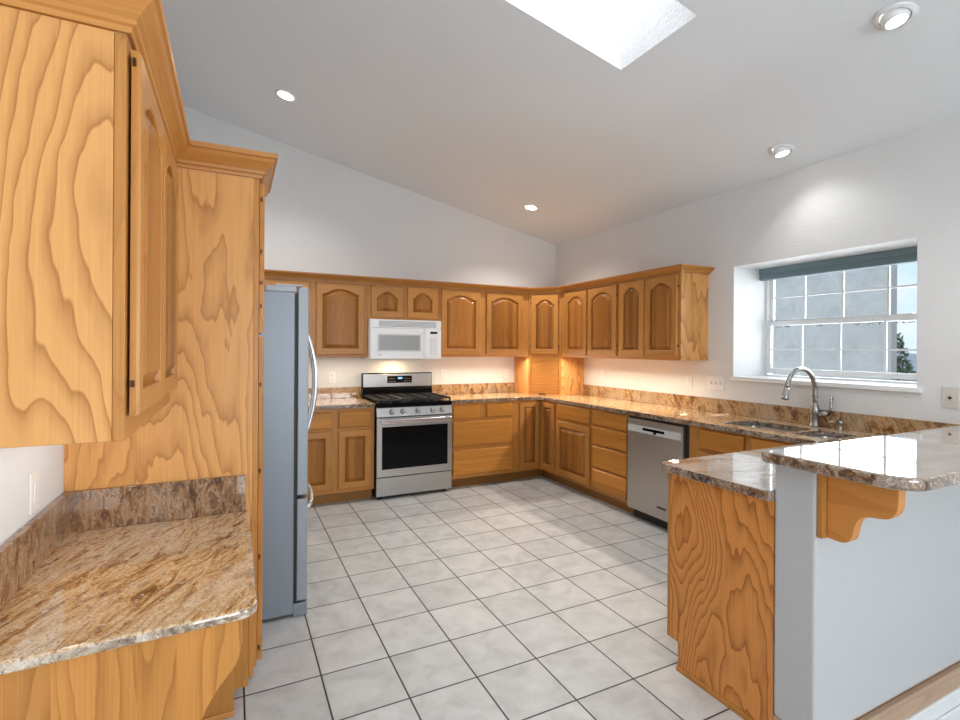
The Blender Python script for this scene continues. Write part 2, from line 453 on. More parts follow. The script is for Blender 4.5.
def rrect(x0, x1, y0, y1, r, n=5):
    pts = []
    for cx, cy, a in ((x1 - r, y0 + r, -90), (x1 - r, y1 - r, 0), (x0 + r, y1 - r, 90), (x0 + r, y0 + r, 180)):
        for k in range(n + 1):
            q = R_(a + 90 * k / n); pts.append((cx + r * math.cos(q), cy + r * math.sin(q)))
    return pts


# ------------------------------------------------------------------ cabinet doors and drawers
def arch(s):
    a = abs(s) / .84
    return (1 - a * a) if a < 1 else 0.0
def door(parent, O, u, W, H, nrm, drop=.05, hinges=None, stile=.055, name='door', vary=PANEL):
    """raised-panel door; O is the lower corner on the cabinet face, u runs along the width, drop is the height of the arch"""
    O, u, n = Vector(O), Vector(u), Vector(nrm); w = Vector((0, 0, 1)); N = 17; O = O + n * .0025
    def loop(i, d, A):
        pts = [O + u * i + w * i + n * d, O + u * (W - i) + w * i + n * d]
        for k in range(N):
            s_ = 1 - 2 * k / (N - 1); x = i + (W - 2 * i) * (s_ + 1) / 2
            pts.append(O + u * x + w * (H - i - A * (1 - arch(s_))) + n * d)
        return pts
    def bridge(mb, loops, cap, both=True):
        M_ = N + 2
        for a, b in zip(loops[:-1], loops[1:]):
            for i in range(M_):
                j = (i + 1) % M_
                mb.add([a[i], a[j], b[j], b[i]], [(0, 1, 2, 3)], 1 if (i == 0 or 2 <= i < M_ - 1) else 0)
        if cap: mb.add(loops[-1], [list(range(M_))], 0)
    st = min(stile, W * .2)
    mb = MB(); A = drop
    bridge(mb, [loop(0, 0, 0), loop(0, .013, 0), loop(.005, .020, 0), loop(st, .020, A), loop(st + .006, .0165, A), loop(st + .0085, .003, A)], False)
    mb.add(loop(0, 0.0005, 0), [list(range(N + 2))[::-1]], 0)
    d = mb.build(name, [OAKV, OAKH], parent)
    q = MB(); s2 = st + .0085
    bridge(q, [loop(s2 - .001, .001, A), loop(s2, .002, A), loop(s2 + .007, .0035, A), loop(s2 + min(.032, W * .09), .0175, A), loop(s2 + min(.035, W * .1), .0215, A)], True)
    q.build('door_panel', [vary, vary], d)
    for side, hz in (hinges or []):
        c = O + u * (0 if side < 0 else W) + w * hz + n * .004
        e = u * .012
        hb = MB(); a = c - e; b_ = c + e
        x0, x1 = sorted((a.x, (b_ + n * .006).x)); y0, y1 = sorted((a.y, (b_ + n * .006).y))
        if x1 - x0 < .002: x0 -= .003; x1 += .003
        if y1 - y0 < .002: y0 -= .003; y1 += .003
        hb.box(x0, x1, y0, y1, c.z - .008, c.z + .008); hb.build('hinge', HINGE, d)
    return d
def drawer(parent, O, u, W, H, nrm, name='drawer_front', mat=None):
    O, u, n = Vector(O), Vector(u), Vector(nrm); w = Vector((0, 0, 1)); O = O + n * .0025
    def loop(i, d): return [O + u * i + w * i + n * d, O + u * (W - i) + w * i + n * d, O + u * (W - i) + w * (H - i) + n * d, O + u * i + w * (H - i) + n * d]
    ls = [loop(0, 0), loop(0, .012), loop(.004, .0145), loop(.010, .020)]
    mb = MB()
    for a, b in zip(ls[:-1], ls[1:]):
        for i in range(4): j = (i + 1) % 4; mb.add([a[i], a[j], b[j], b[i]], [(0, 1, 2, 3)])
    mb.add(ls[-1], [(0, 1, 2, 3)]); mb.add(ls[0], [(3, 2, 1, 0)])
    return mb.build(name, mat or SLAB, parent)
UB, NB = (1, 0, 0), (0, -1, 0)       # back run: width to the right, facing the camera side
UR, NR = (0, -1, 0), (-1, 0, 0)      # right run: width towards the camera, facing left
UL, NL = (0, 1, 0), (1, 0, 0)        # left side: facing right


# ------------------------------------------------------------------ room shell
HC, SL = 2.815, .215
def cz(x): return HC + SL * (XW - x)
XO = XW + .50
# floor of the kitchen (raised) and of the dining side
struct(B(XL, XW, PW1, YW, -.22, 0).build('floor', TILE, loc=(0, 0, 0)))
struct(B(XL, XW, YR, PW1, LOW - .1, LOW).build('floor_dining', PLANKS, loc=(0, 0, 0)))
struct(B(XL - .2, XO, YW, YW + .2, -.3, 4.2).build('wall_back', WALL, loc=(0, 0, 0)))
struct(B(XL - .2, XL, YR, YW, -.3, 4.2).build('wall_left', WALL, loc=(0, 0, 0)))
WY0, WY1, WZ0, WZ1 = -1.065, .187, 1.243, 2.166
mb = MB()
mb.box(XW, XO, WY1, YW, -.3, 3.4); mb.box(XW, XO, -3.6, WY0, -.3, 3.4); mb.box(XW, XO, YR, -5.9, -.3, 3.4)
mb.box(XW, XO, -5.9, -3.6, -.3, .8); mb.box(XW, XO, -5.9, -3.6, 2.3, 3.4)
mb.box(XW, XO, WY0, WY1, -.3, WZ0); mb.box(XW, XO, WY0, WY1, WZ1, 3.4)
struct(mb.build('wall_right', WALL, loc=(0, 0, 0)))
# rear wall with two tall windows behind the camera
mb = MB()
RX = [(-.35, 1.2), (1.4, 2.95)]; RZ0, RZ1 = .25, 2.45
mb.box(XL - .2, RX[0][0], YR - .2, YR, -.3, 4.2); mb.box(RX[0][1], RX[1][0], YR - .2, YR, -.3, 4.2); mb.box(RX[1][1], XO, YR - .2, YR, -.3, 4.2)
for a, b_ in RX: mb.box(a, b_, YR - .2, YR, -.3, RZ0); mb.box(a, b_, YR - .2, YR, RZ1, 4.2)
struct(mb.build('wall_rear', WALL, loc=(0, 0, 0)))
for i, (a, b_) in enumerate(RX):
    w_ = MB()
    for x0, x1, z0, z1 in ((a, a + .06, RZ0, RZ1), (b_ - .06, b_, RZ0, RZ1), (a + .06, b_ - .06, RZ0, RZ0 + .06), (a + .06, b_ - .06, RZ1 - .06, RZ1), ((a + b_) / 2 - .025, (a + b_) / 2 + .025, RZ0 + .06, RZ1 - .06)):
        w_.box(x0, x1, YR - .13, YR - .07, z0, z1)
    o = struct(w_.build('window_%d' % (i + 2), TRIMW))
    B(a + .05, b_ - .05, YR - .103, YR - .097, RZ0 + .05, RZ1 - .05).build('glass_pane', GLASS, o)
w_ = MB()
for y0, y1, z0, z1 in ((-5.9, -5.84, .8, 2.3), (-3.66, -3.6, .8, 2.3), (-5.84, -3.66, .8, .86), (-5.84, -3.66, 2.24, 2.3), (-4.78, -4.72, .86, 2.24)): w_.box(XW + .3, XW + .36, y0, y1, z0, z1)
o = struct(w_.build('window_4', TRIMW))  # unseen window, added as the opening for the side light
B(XW + .327, XW + .333, -5.85, -3.65, .85, 2.25).build('glass_pane', GLASS, o)
# sloped ceiling with the skylight well
SX0, SX1, SY0, SY1 = .50, 1.744, -.835, -.278
mb = MB()
def cbox(x0, x1, y0, y1):
    vs = [(x, y, cz(x) + h) for h in (0, .12) for x, y in ((x0, y0), (x1, y0), (x1, y1), (x0, y1))]
    mb.add(vs, [(3, 2, 1, 0), (4, 5, 6, 7), (0, 1, 5, 4), (1, 2, 6, 5), (2, 3, 7, 6), (3, 0, 4, 7)])
E0, E1, F0, F1 = XL - .2, XO, YR - .2, YW + .2
cbox(E0, E1, F0, SY0); cbox(E0, E1, SY1, F1); cbox(E0, SX0, SY0, SY1); cbox(SX1, E1, SY0, SY1)
struct(mb.build('ceiling', CEIL, loc=(0, 0, 0)))
TX0, TX1, TY0, TY1 = .72, 1.56, -.80, -.30
def shaft(off):
    lo = [(SX0 - off, SY0 - off), (SX1 + off, SY0 - off), (SX1 + off, SY1 + off), (SX0 - off, SY1 + off)]
    hi = [(TX0 - off, TY0 - off), (TX1 + off, TY0 - off), (TX1 + off, TY1 + off), (TX0 - off, TY1 + off)]
    return [(x, y, cz(x) + .0005) for x, y in lo], [(x, y, cz(x) + .62) for x, y in hi]
a, b_ = shaft(0); c, d = shaft(.03)
a2 = [(x, y, z + .02) for x, y, z in c]
mb = MB().rings([a, b_, d, a2], cap=False, closed=True, smooth=False)
struct(mb.build('trim_skylight_well', SHAFT, loc=(0, 0, 0)))
g_ = [(x, y, cz(x) + .60) for x, y in ((TX0, TY0), (TX1, TY0), (TX1, TY1), (TX0, TY1))]
g2 = [(x, y, z + .006) for x, y, z in g_]
mb = MB().rings([g_, g2], smooth=False)
struct(mb.build('window_skylight', GLASS, loc=(0, 0, 0)))

# half wall of the peninsula, rough framing strip, step trim
PX = 1.484
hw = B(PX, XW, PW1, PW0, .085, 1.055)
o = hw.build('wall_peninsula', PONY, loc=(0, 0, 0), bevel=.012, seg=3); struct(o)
struct(B(PX + .004, XW, PW1 + .022, PW0, 0, .085).build('trim_1', RAWWOOD, loc=(0, 0, 0)))
mb = B(PX + .004, XW, PW1 - .004, PW1 + .02, -.055, .062)
o = struct(mb.build('trim_2', RAWWOOD, loc=(0, 0, 0), bevel=.004))
mb = MB(); mb.box(XL, XW, PW1 - .014, PW1 - .0005, LOW, -.02); mb.box(XL, XW, PW1 - .024, PW1 - .014, LOW, -.085)
o = struct(mb.build('baseboard_peninsula', TRIMW, loc=(0, 0, 0), bevel=.004))

# ------------------------------------------------------------------ crown profile
CROWN = [(0, 0), (.010, 0), (.013, .012), (.020, .016), (.022, .026), (.034, .040), (.052, .058), (.058, .070), (.066, .074), (.068, .092), (0, .092)]
def crown(path, z0, label, k=1.0, kh=1.0):
    mb = MB().sweep(path, [(o * k, h * kh) for o, h in CROWN], z0)
    return tag(mb.build('crown_molding', OAKH), label, 'molding')

# ------------------------------------------------------------------ upper cabinets, back wall
YF, XF = YW - .33, XW - .33
UZ0, UZ1 = 1.377, 2.130
def upper_back(x0, x1, z0, z1, label, cat='wall cabinet'):
    t = thing('wall_cabinet', ((x0 + x1) / 2, YW - .165, z0), label, cat)
    B(x0, x1, YF, YW - .001, z0, z1).build('cabinet_box', OAKV, t, bevel=.001)
    return t
t = upper_back(-.30, .862, UZ0, UZ1, 'oak wall cabinet with one arched door between the fridge and the microwave')
door(t, (.357, YF, 1.402), UB, .470, .706, NB)
door(t, (-.18, YF, 1.402), UB, .470, .706, NB)
t = upper_back(.864, 1.642, 1.765, UZ1, 'short oak wall cabinet with two small arched doors above the white microwave')
door(t, (.893, YF, 1.787), UB, .338, .322, NB, .06)
door(t, (1.280, YF, 1.787), UB, .337, .328, NB, .06)
t = upper_back(1.644, 2.774, UZ0, UZ1, 'oak wall cabinet with two arched doors on the back wall right of the microwave')
door(t, (1.663, YF, 1.403), UB, .472, .711, NB)
door(t, (2.210, YF, 1.403), UB, .481, .713, NB)
# diagonal corner cabinet
CX, CY = XW - .61, YW - .61
t = thing('corner_cabinet', (3.1, 2.5, UZ0), 'diagonal oak corner wall cabinet with one narrow arched door and dark hinges', 'wall cabinet')
poly = [(CX + .001, YF), (XF, CY + .001), (XW - .001, CY + .001), (XW - .001, YW - .001), (CX + .001, YW - .001)]
MB().prism(poly, UZ0, UZ1).build('cabinet_box', OAKV, t)
r2 = math.sqrt(.5); ud = (r2, -r2, 0); nd = (-r2, -r2, 0); DL = math.hypot(XF - CX, YF - CY)
door(t, Vector((CX, YF, 1.412)) + Vector(ud) * .036, ud, DL - .072, .690, nd, .055, hinges=[(-1, .09), (-1, .60), (1, .09), (1, .60)], stile=.05)
# appliance garage
GZ = .9355
t = thing('appliance_garage', (3.1, 2.5, GZ), 'pale oak appliance garage with a tambour shutter under the corner cabinet', 'appliance garage')
mb = MB()
mb.prism([(CX + .002, YF + .004), (CX + .014, YF - .008), (CX + .014, YW - .002), (CX + .002, YW - .002)], GZ, UZ0 - .001)
mb.build('side_panel', PLY, t)
mb = MB()
mb.prism([(XF + .004, CY + .002), (XW - .002, CY + .002), (XW - .002, CY + .014), (XF - .008, CY + .014)], GZ, UZ0 - .001)
mb.build('side_panel', PLY, t)
def dpt(s, n_, z): return Vector((CX, YF, z)) + Vector(ud) * s + Vector(nd) * n_
def dbox(mb, s0, s1, n0, n1, z0, z1, mi=0):
    vs = [dpt(s, q, z) for z in (z0, z1) for s, q in ((s0, n1), (s1, n1), (s1, n0), (s0, n0))]
    mb.add(vs, [(3, 2, 1, 0), (4, 5, 6, 7), (0, 1, 5, 4), (1, 2, 6, 5), (2, 3, 7, 6), (3, 0, 4, 7)], mi)
mb = MB(); dbox(mb, .004, .030, -.018, -.001, GZ, UZ0 - .001); dbox(mb, DL - .030, DL - .004, -.018, -.001, GZ, UZ0 - .001); dbox(mb, .030, DL - .030, -.018, -.001, UZ0 - .045, UZ0 - .001)
mb.build('face_frame', OAKV, t, bevel=.001)
mb = MB(); prof = []
zz = GZ + .012
while zz < UZ0 - .05:
    h = .0165
    prof += [(-.012, zz), (-.0085, zz + .003), (-.0075, zz + h / 2), (-.0085, zz + h - .003), (-.012, zz + h)]; zz += h + .0004
r0 = [dpt(.030, q, z) for q, z in prof]; r1 = [dpt(DL - .030, q, z) for q, z in prof]
n_ = len(prof); mb.add(r0 + r1, [(i, n_ + i, n_ + i + 1, i + 1) for i in range(n_ - 1)])
tam = mb.build('tambour_shutter', OAKH, t, recalc=False)
mb = MB(); dbox(mb, .030, DL - .030, -.016, -.004, GZ, GZ + .012); mb.build('bottom_rail', OAKH, tam)
mb = MB(); dbox(mb, .13, .21, -.002, .010, GZ + .001, GZ + .010); mb.build('finger_pull', HINGE, tam)

# ------------------------------------------------------------------ upper cabinets, right wall
YE = .436
def upper_right(y0, y1, label):
    t = thing('wall_cabinet', (XW - .165, (y0 + y1) / 2, UZ0), label, 'wall cabinet')
    B(XF, XW - .001, y0, y1, UZ0, UZ1).build('cabinet_box', OAKV, t, bevel=.001)
    return t
RZ = 1.405
t = upper_right(1.212, CY - .001, 'oak wall cabinet with two arched doors on the window wall next to the corner cabinet')
door(t, (XF, 2.090, RZ), UR, .395, .706, NR); door(t, (XF, 1.672, RZ), UR, .441, .711, NR, hinges=[(1, .10), (1, .61)])
t = upper_right(YE + .014, 1.210, 'oak wall cabinet with two arched doors at the end nearest the window')
door(t, (XF, 1.186, RZ), UR, .328, .716, NR); door(t, (XF, .842, RZ), UR, .376, .716, NR, hinges=[(1, .10), (1, .61)])
B(XF, XW - .001, YE, YE + .014, UZ0, UZ1).build('end_panel', PLY, t)
crown([(-.30, YF), (CX, YF), (XF, CY), (XF, YE), (XW, YE)], UZ1 + .0005, 'oak crown molding along the tops of the back and window wall cabinets', 1.0, .62)

# ------------------------------------------------------------------ base cabinets
YB, XB = YW - .61, XW - .61
CT, CB_ = .935, .897
TZ = .105
def base_back(x0, x1, label, cat='base cabinet'):
    t = thing('base_cabinet', ((x0 + x1) / 2, YW - .3, 0), label, cat)
    B(x0, x1, YB, YW - .001, TZ, CB_ - .0005).build('cabinet_box', OAKV, t, bevel=.001)
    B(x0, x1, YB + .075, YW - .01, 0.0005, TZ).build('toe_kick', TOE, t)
    return t
def base_right(y0, y1, label, cat='base cabinet'):
    t = thing('base_cabinet', (XW - .3, (y0 + y1) / 2, 0), label, cat)
    B(XB, XW - .001, y0, y1, TZ, CB_ - .0005).build('cabinet_box', OAKV, t, bevel=.001)
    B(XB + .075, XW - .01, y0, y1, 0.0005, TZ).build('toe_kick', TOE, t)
    return t
t = base_back(.10, .866, 'oak base cabinet with two drawers over two doors between fridge and stove')
for x0, w_ in ((.155, .310), (.524, .311)):
    drawer(t, (x0, YB, .715), UB, w_, .155, NB); door(t, (x0, YB, .140), UB, w_, .550, NB, 0)
t = base_back(1.662, 2.425, 'oak base cabinet of two small drawers over two wide ones right of the stove')
drawer(t, (1.686, YB, .735), UB, .306, .138, NB); drawer(t, (2.076, YB, .735), UB, .314, .138, NB)
drawer(t, (1.686, YB, .441), UB, .704, .262, NB); drawer(t, (1.686, YB, .142), UB, .704, .260, NB)
# corner base: two leaves meeting in the inner corner
t = thing('corner_base_cabinet', (3.0, 2.4, 0), 'oak corner base cabinet with two narrow door leaves meeting at an inside corner', 'base cabinet')
MB().prism([(2.427, YB), (XB, YB), (XB, 1.858), (XW - .001, 1.858), (XW - .001, YW - .001), (2.427, YW - .001)], TZ, CB_ - .0005).build('cabinet_box', OAKV, t)
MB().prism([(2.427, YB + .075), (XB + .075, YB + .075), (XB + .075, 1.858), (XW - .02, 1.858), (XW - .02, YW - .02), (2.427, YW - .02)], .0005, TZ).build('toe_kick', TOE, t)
door(t, (2.490, YB, .140), UB, XB - 2.490 - .024, .735, NB, 0, stile=.05); door(t, (XB, YB - .024, .140), UR, .262, .735, NR, 0, stile=.05)
t = base_right(1.258, 1.856, 'oak base cabinet with one drawer over one raised panel door left of the drawer stack')
drawer(t, (XB, 1.838, .733), UR, .557, .147, NR); door(t, (XB, 1.838, .135), UR, .557, .568, NR, 0)
t = base_right(.752, 1.256, 'oak base cabinet of four stacked drawers left of the dishwasher')
for z0, h in ((.745, .138), (.563, .163), (.340, .203), (.132, .190)): drawer(t, (XB, 1.236, z0), UR, .472, h, NR)
# sink base (open below the bowls)
t = thing('sink_base_cabinet', (XW - .3, -.4, 0), 'oak sink base cabinet with tilt-out drawer front right of the dishwasher', 'base cabinet')
mb = MB(); mb.box(XB, XB + .02, -.875, .098, TZ, CB_ - .0005); mb.box(XB + .02, XW - .001, .078, .098, TZ, CB_ - .0005); mb.box(XB + .02, XW - .001, -.875, -.855, TZ, CB_ - .0005)
mb.box(XB + .02, XW - .001, -.855, .078, TZ, TZ + .02)
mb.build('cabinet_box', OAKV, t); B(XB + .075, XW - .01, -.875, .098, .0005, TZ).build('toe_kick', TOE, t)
for y0 in (.002, -.417):
    drawer(t, (XB, y0, .735), UR, .368, .143, NR); door(t, (XB, y0, .135), UR, .368, .575, NR, 0)

# peninsula cabinet with the veneered end panel
PF = -.908
t = thing('peninsula_cabinet', (2.1, -1.15, 0), 'oak peninsula base cabinet with a boldly grained veneered end panel by the half wall', 'base cabinet')
B(PX + .032, XB - .002, PW0 + .001, PF, TZ, CB_ - .0005).build('cabinet_box', OAKV, t, bevel=.001)
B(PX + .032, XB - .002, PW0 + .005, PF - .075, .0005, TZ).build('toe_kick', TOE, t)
pan = MB().prism([(PW0 + .001, .0005), (PF - .078, .0005), (PF - .078, TZ + .02), (PF - .018, TZ + .02), (PF - .018, CB_ - .0005), (PW0 + .001, CB_ - .0005)][::-1], PX, PX + .031, 'x')
pan.build('end_panel', PLYR, t)
B(PX, PX + .031, PF - .018, PF, TZ + .02, CB_ - .0005).build('face_stile', OAKV, t, bevel=.001)
mb = MB(); mb.prism([(PX, .0005), (PX, .020), (PX - .006, .019), (PX - .012, .013), (PX - .014, .0005)], PW0 + .001, PF - .066, 'y')
mb.prism([(PF - .078, .0005), (PF - .066, .0005), (PF - .066, .125), (PF - .078, .125)], PX - .001, PX + .02, 'x')
mb.build('shoe_molding', OAKY, t)
for k in range(3): door(t, (2.70 - .39 * k, PF, .14), (-1, 0, 0), .36, .735, (0, 1, 0), 0)

# ------------------------------------------------------------------ countertops
r_ = .03
def corner_pts(cx, cy, r, a0, n=5): return [(cx + r * math.cos(R_(a0 - 90 * k / n)), cy + r * math.sin(R_(a0 - 90 * k / n))) for k in range(n + 1)]
OX, OY = XW - .64, YW - .64
out = [(1.661, YW - .001), (1.661, OY), (OX - .03, OY), (OX - .009, OY - .009), (OX, OY - .03), (OX, -.84), (OX - .03, -.872), (1.458 + .035, -.872)]
out += corner_pts(1.458 + .035, -.872 - .035, .035, 90)[::1]
out = out[:8] + [(1.458 + .035 - .035 * math.sin(R_(90 * k / 5)), -.907 + .035 * math.cos(R_(90 * k / 5))) for k in range(1, 6)]
out += [(1.458, PW0 + .001), (XW - .001, PW0 + .001), (XW - .001, YW - .001)]
S1 = rrect(2.862, 3.215, -.575, -.105, .05); S2 = rrect(2.872, 3.205, -.850, -.612, .05)
mb = fill_plate(out, [S1, S2], CB_, CT)
ct = mb.build('countertop', GOLD, bevel=.011, seg=3)
tag(ct, 'polished golden granite countertop running round the corner past the sink to the peninsula', 'countertop')
BS = 1.052
ct.data.materials.append(TAUPE)
for p in ct.data.polygons:      # the slab beyond the seam at the sink is greyer stone
    if (p.center + Vector(ct['_o'])).y < -.862: p.material_index = 1
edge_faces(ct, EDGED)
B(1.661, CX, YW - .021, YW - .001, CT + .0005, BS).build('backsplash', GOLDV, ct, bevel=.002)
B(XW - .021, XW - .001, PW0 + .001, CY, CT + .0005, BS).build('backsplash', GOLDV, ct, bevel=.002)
mb = B(.08, .872, OY, YW - .001, CB_, CT)
c2 = tag(mb.build('countertop', GOLD, bevel=.011, seg=3), 'short golden granite countertop between the fridge and the stove', 'countertop')
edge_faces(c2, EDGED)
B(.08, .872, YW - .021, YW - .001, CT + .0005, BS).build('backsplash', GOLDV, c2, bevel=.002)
# raised bar
BX, BY0, BY1, BZ0, BZ1 = 1.408, -1.898, -1.418, 1.052, 1.094
pts = [(XW - .001, BY1), (BX + .02, BY1)] + [(BX + .02 - .02 * math.sin(R_(18 * k)), BY1 - .02 + .02 * math.cos(R_(18 * k))) for k in range(1, 6)]
rr = .10
pts += [(BX + rr - rr * math.cos(R_(15 * k)), BY0 + rr - rr * math.sin(R_(15 * k))) for k in range(0, 7)] + [(XW - .001, BY0)]
bar = tag(fill_plate(pts, [], BZ0, BZ1).build('bar_top', TAUPE, bevel=.013, seg=4), 'raised grey-brown granite bar top with a rounded corner on the white half wall', 'countertop')
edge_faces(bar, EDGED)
# corbel under the bar
t = thing('corbel', (1.53, -1.70, .80), 'curved oak corbel bracket under the bar top at the end of the half wall', 'bracket')
B(PX + .004, PX + .10, PW1 - .020, PW1 - .0005, .812, BZ0 - .0005).build('back_plate', OAKV, t, bevel=.002)
yb = PW1 - .0205
prof = [(0, .814), (-.040, .810), (-.064, .816), (-.078, .832), (-.084, .862), (-.090, .892), (-.106, .914), (-.132, .924), (-.172, .928), (-.192, .938), (-.206, .958), (-.211, .985), (-.211, BZ0 - .0005), (0, BZ0 - .0005)]
mid = prof[:-1]
for _ in range(2):      # round the scroll outline
    q = [mid[0]]
    for p0, p1 in zip(mid[:-1], mid[1:]): q += [(p0[0] * .75 + p1[0] * .25, p0[1] * .75 + p1[1] * .25), (p0[0] * .25 + p1[0] * .75, p0[1] * .25 + p1[1] * .75)]
    mid = q + [mid[-1]]
prof = mid + prof[-1:]
poly = [(yb + a, z) for a, z in prof]
MB().prism(poly[::-1], PX + .030, PX + .074, 'x').build('scroll', wood('oak_corbel', contour=.4, K=12, scale=4, horiz=True, light=(.64, .27, .068), dark=(.42, .15, .034)), t, bevel=.002)

# ------------------------------------------------------------------ sink, faucet, soap
t = thing('kitchen_sink', (3.03, -.48, .72), 'stainless undermount double bowl sink set in the countertop below the window', 'sink')
def bowl(x0, x1, y0, y1, dep):
    top = CB_ - .0008
    L0 = [(x, y, top) for x, y in rrect(x0 - .018, x1 + .018, y0 - .018, y1 + .018, .06)]
    L1 = [(x, y, top) for x, y in rrect(x0, x1, y0, y1, .05)]
    L2 = [(x, y, top - dep + .03) for x, y in rrect(x0 + .006, x1 - .006, y0 + .006, y1 - .006, .05)]
    L3 = [(x, y, top - dep) for x, y in rrect(x0 + .03, x1 - .03, y0 + .03, y1 - .03, .04)]
    mb = MB().rings([L0, L1, L2, L3], cap=False); mb.add(L3, [list(range(len(L3)))])
    return mb
SINK = plain('sink_steel', (.42, .42, .42), .3, .9)
for q, nm in (((2.862, 3.215, -.575, -.105, .20), 'basin'), ((2.872, 3.205, -.850, -.612, .16), 'basin')):
    o = bowl(*q).build(nm, SINK, t, recalc=False)
    cx, cy = (q[0] + q[1]) / 2, (q[2] + q[3]) / 2
    MB().lathe((cx, cy, CB_ - q[4] - .0005), [(.001, .003), (.02, .0025), (.04, .004), (.043, .0015)], n=20, cap=False).build('drain', CHROME, o)
FX, FY = 3.320, -.508
t = thing('kitchen_faucet', (FX, FY, CT), 'brushed nickel gooseneck pull-down faucet behind the sink', 'faucet')
MB().lathe((FX, FY, CT + .0005), [(.001, 0), (.031, 0), (.031, .006), (.029, .010), (.027, .05), (.028, .09), (.031, .115), (.025, .14), (.019, .155), (.0165, .17)], n=24).build('faucet_body', NICKEL, t)
path = [(FX, FY, CT + .15), (FX, FY, CT + .20), (FX, FY, CT + .248)]
rad = .160
for k in range(1, 17):
    a = R_(180 - 10.6 * k); path.append((FX - rad - rad * math.cos(a) * 1, FY, CT + .248 + rad * math.sin(a)))
ne = MB().tube(path, .0150, 14)
neck = ne.build('neck', NICKEL, t)
MB().lathe((FX, FY, CT + .205), [(.0152, 0), (.019, .003), (.019, .012), (.0152, .015)], n=20, cap=False).build('collar', NICKEL, neck)
e = Vector(path[-1]); dr = (Vector(path[-1]) - Vector(path[-2])).normalized()
MB().lathe(e, [(.0155, -.005), (.017, .01), (.021, .045), (.024, .07), (.022, .076), (.001, .076)], axis=dr, n=20).build('spray_head', NICKEL, t)
hd = MB().lathe((FX, FY - .018, CT + .085), [(.020, 0), (.021, .035), (.019, .062), (.001, .064)], axis=(.35, -1, .25), n=18)
hd.tube([(FX + .024, FY - .072, CT + .10), (FX + .034, FY - .085, CT + .13), (FX + .038, FY - .09, CT + .215)], [.010, .008, .0095], 12)
hd.build('lever_handle', NICKEL, t)
SXX, SYY = 3.325, -.672
t = thing('soap_dispenser', (SXX, SYY, CT), 'small brushed nickel soap dispenser right of the faucet', 'soap dispenser')
MB().lathe((SXX, SYY, CT + .0005), [(.001, 0), (.022, 0), (.022, .004), (.015, .007), (.014, .03), (.017, .034), (.018, .06), (.012, .064), (.001, .064)], n=20).build('pump_body', NICKEL, t)
MB().tube([(SXX, SYY, CT + .055), (SXX - .04, SYY + .02, CT + .057), (SXX - .07, SYY + .035, CT + .053)], [.007, .006, .005], 10).build('nozzle', NICKEL, t)

# ------------------------------------------------------------------ dishwasher
DY0, DY1 = .104, .746
t = thing('dishwasher', (XW - .3, (DY0 + DY1) / 2, 0), 'stainless built-in dishwasher with a pocket handle in the base cabinet run', 'dishwasher')
B(XB + .002, XW - .03, DY0 + .003, DY1 - .003, .10, CB_ - .004).build('tub', BLACKM, t)
B(XB - .028, XB, DY0 + .03, DY1 - .008, .095, .872).build('door', DWST, t, bevel=.003)
p_ = MB(); p_.box(XB - .0305, XB - .0285, DY0 + .05, DY1 - .012, .765, .823)
pp = p_.build('control_panel', plain('dishwasher_strip', (.66, .67, .68), .35, .2), t, bevel=.0008)
B(XB - .0318, XB - .0308, DY0 + .215, DY1 - .19, .788, .810).build('pocket_handle', BLACK, pp)
B(XB - .0318, XB - .0308, DY0 + .30, DY0 + .335, .772, .787).build('latch', BLACK, pp)
B(XB - .0298, XB - .0286, .300, .395, .178, .196).build('badge', DGREY, t)
B(XB + .050, XB + .055, DY0 + .002, DY1 - .002, .004, .10).build('kick_plate', BLACKM, t)

# ------------------------------------------------------------------ gas range
SX_0, SX_1 = .876, 1.657
SYF, SYB = 2.125, YW - .012
t = thing('gas_range', ((SX_0 + SX_1) / 2, 2.45, 0), 'stainless gas range with black oven window and five knobs under the microwave', 'stove')
B(SX_0 + .004, SX_1 - .004, SYF + .002, SYB, .03, .905).build('range_body', BLACKM, t)
for fx in (SX_0 + .05, SX_1 - .05):
    for fy in (SYF + .06, SYB - .06): MB().lathe((fx, fy, .0005), [(.001, 0), (.02, 0), (.02, .03), (.001, .03)], n=12).build('foot', BLACKM, t)
B(SX_0, SX_1, SYF - .012, SYF + .001, .035, .212).build('storage_drawer', STEEL, t, bevel=.003)
od = B(SX_0, SX_1, SYF - .022, SYF + .001, .222, .792).build('oven_door', STEEL, t, bevel=.004)
B(SX_0 + .050, SX_1 - .050, SYF - .0245, SYF - .0222, .295, .705).build('oven_window', BLACK, od)
hb = MB().box(SX_0 + .028, SX_1 - .020, SYF - .075, SYF - .058, .738, .780); hb.box(SX_0 + .03, SX_0 + .055, SYF - .06, SYF - .0222, .742, .776); hb.box(SX_1 - .048, SX_1 - .023, SYF - .06, SYF - .0222, .742, .776)
hb.build('oven_handle', plain('handle_steel', (.72, .72, .73), .22, .8), od, bevel=.006, seg=3)
vs = [(SYF - .020, .802), (SYF + .02, .802), (SYF + .02, .893), (SYF + .004, .893)]
MB().prism(vs, SX_0, SX_1, 'x').build('control_panel', STEEL, t, bevel=.002)
kn = plain('knob_steel', (.55, .54, .53), .28, .9)
for fx in (.19, .33, .53, .73, .86):
    kx = SX_0 + (SX_1 - SX_0) * fx
    k_ = MB().lathe((kx, SYF - .010, .846), [(.026, 0), (.026, .006), (.021, .010), (.019, .030), (.001, .032)], axis=(0, -1, .26), n=18).build('knob', kn, t)
    MB().box(kx - .003, kx + .003, SYF - .047, SYF - .040, .838, .868).build('knob_grip', kn, k_)
mb = MB().box(SX_0 - .002, SX_1 + .002, SYF - .015, SYB - .06, .894, .934)
mb.build('cooktop', BLACK, t, bevel=.006)
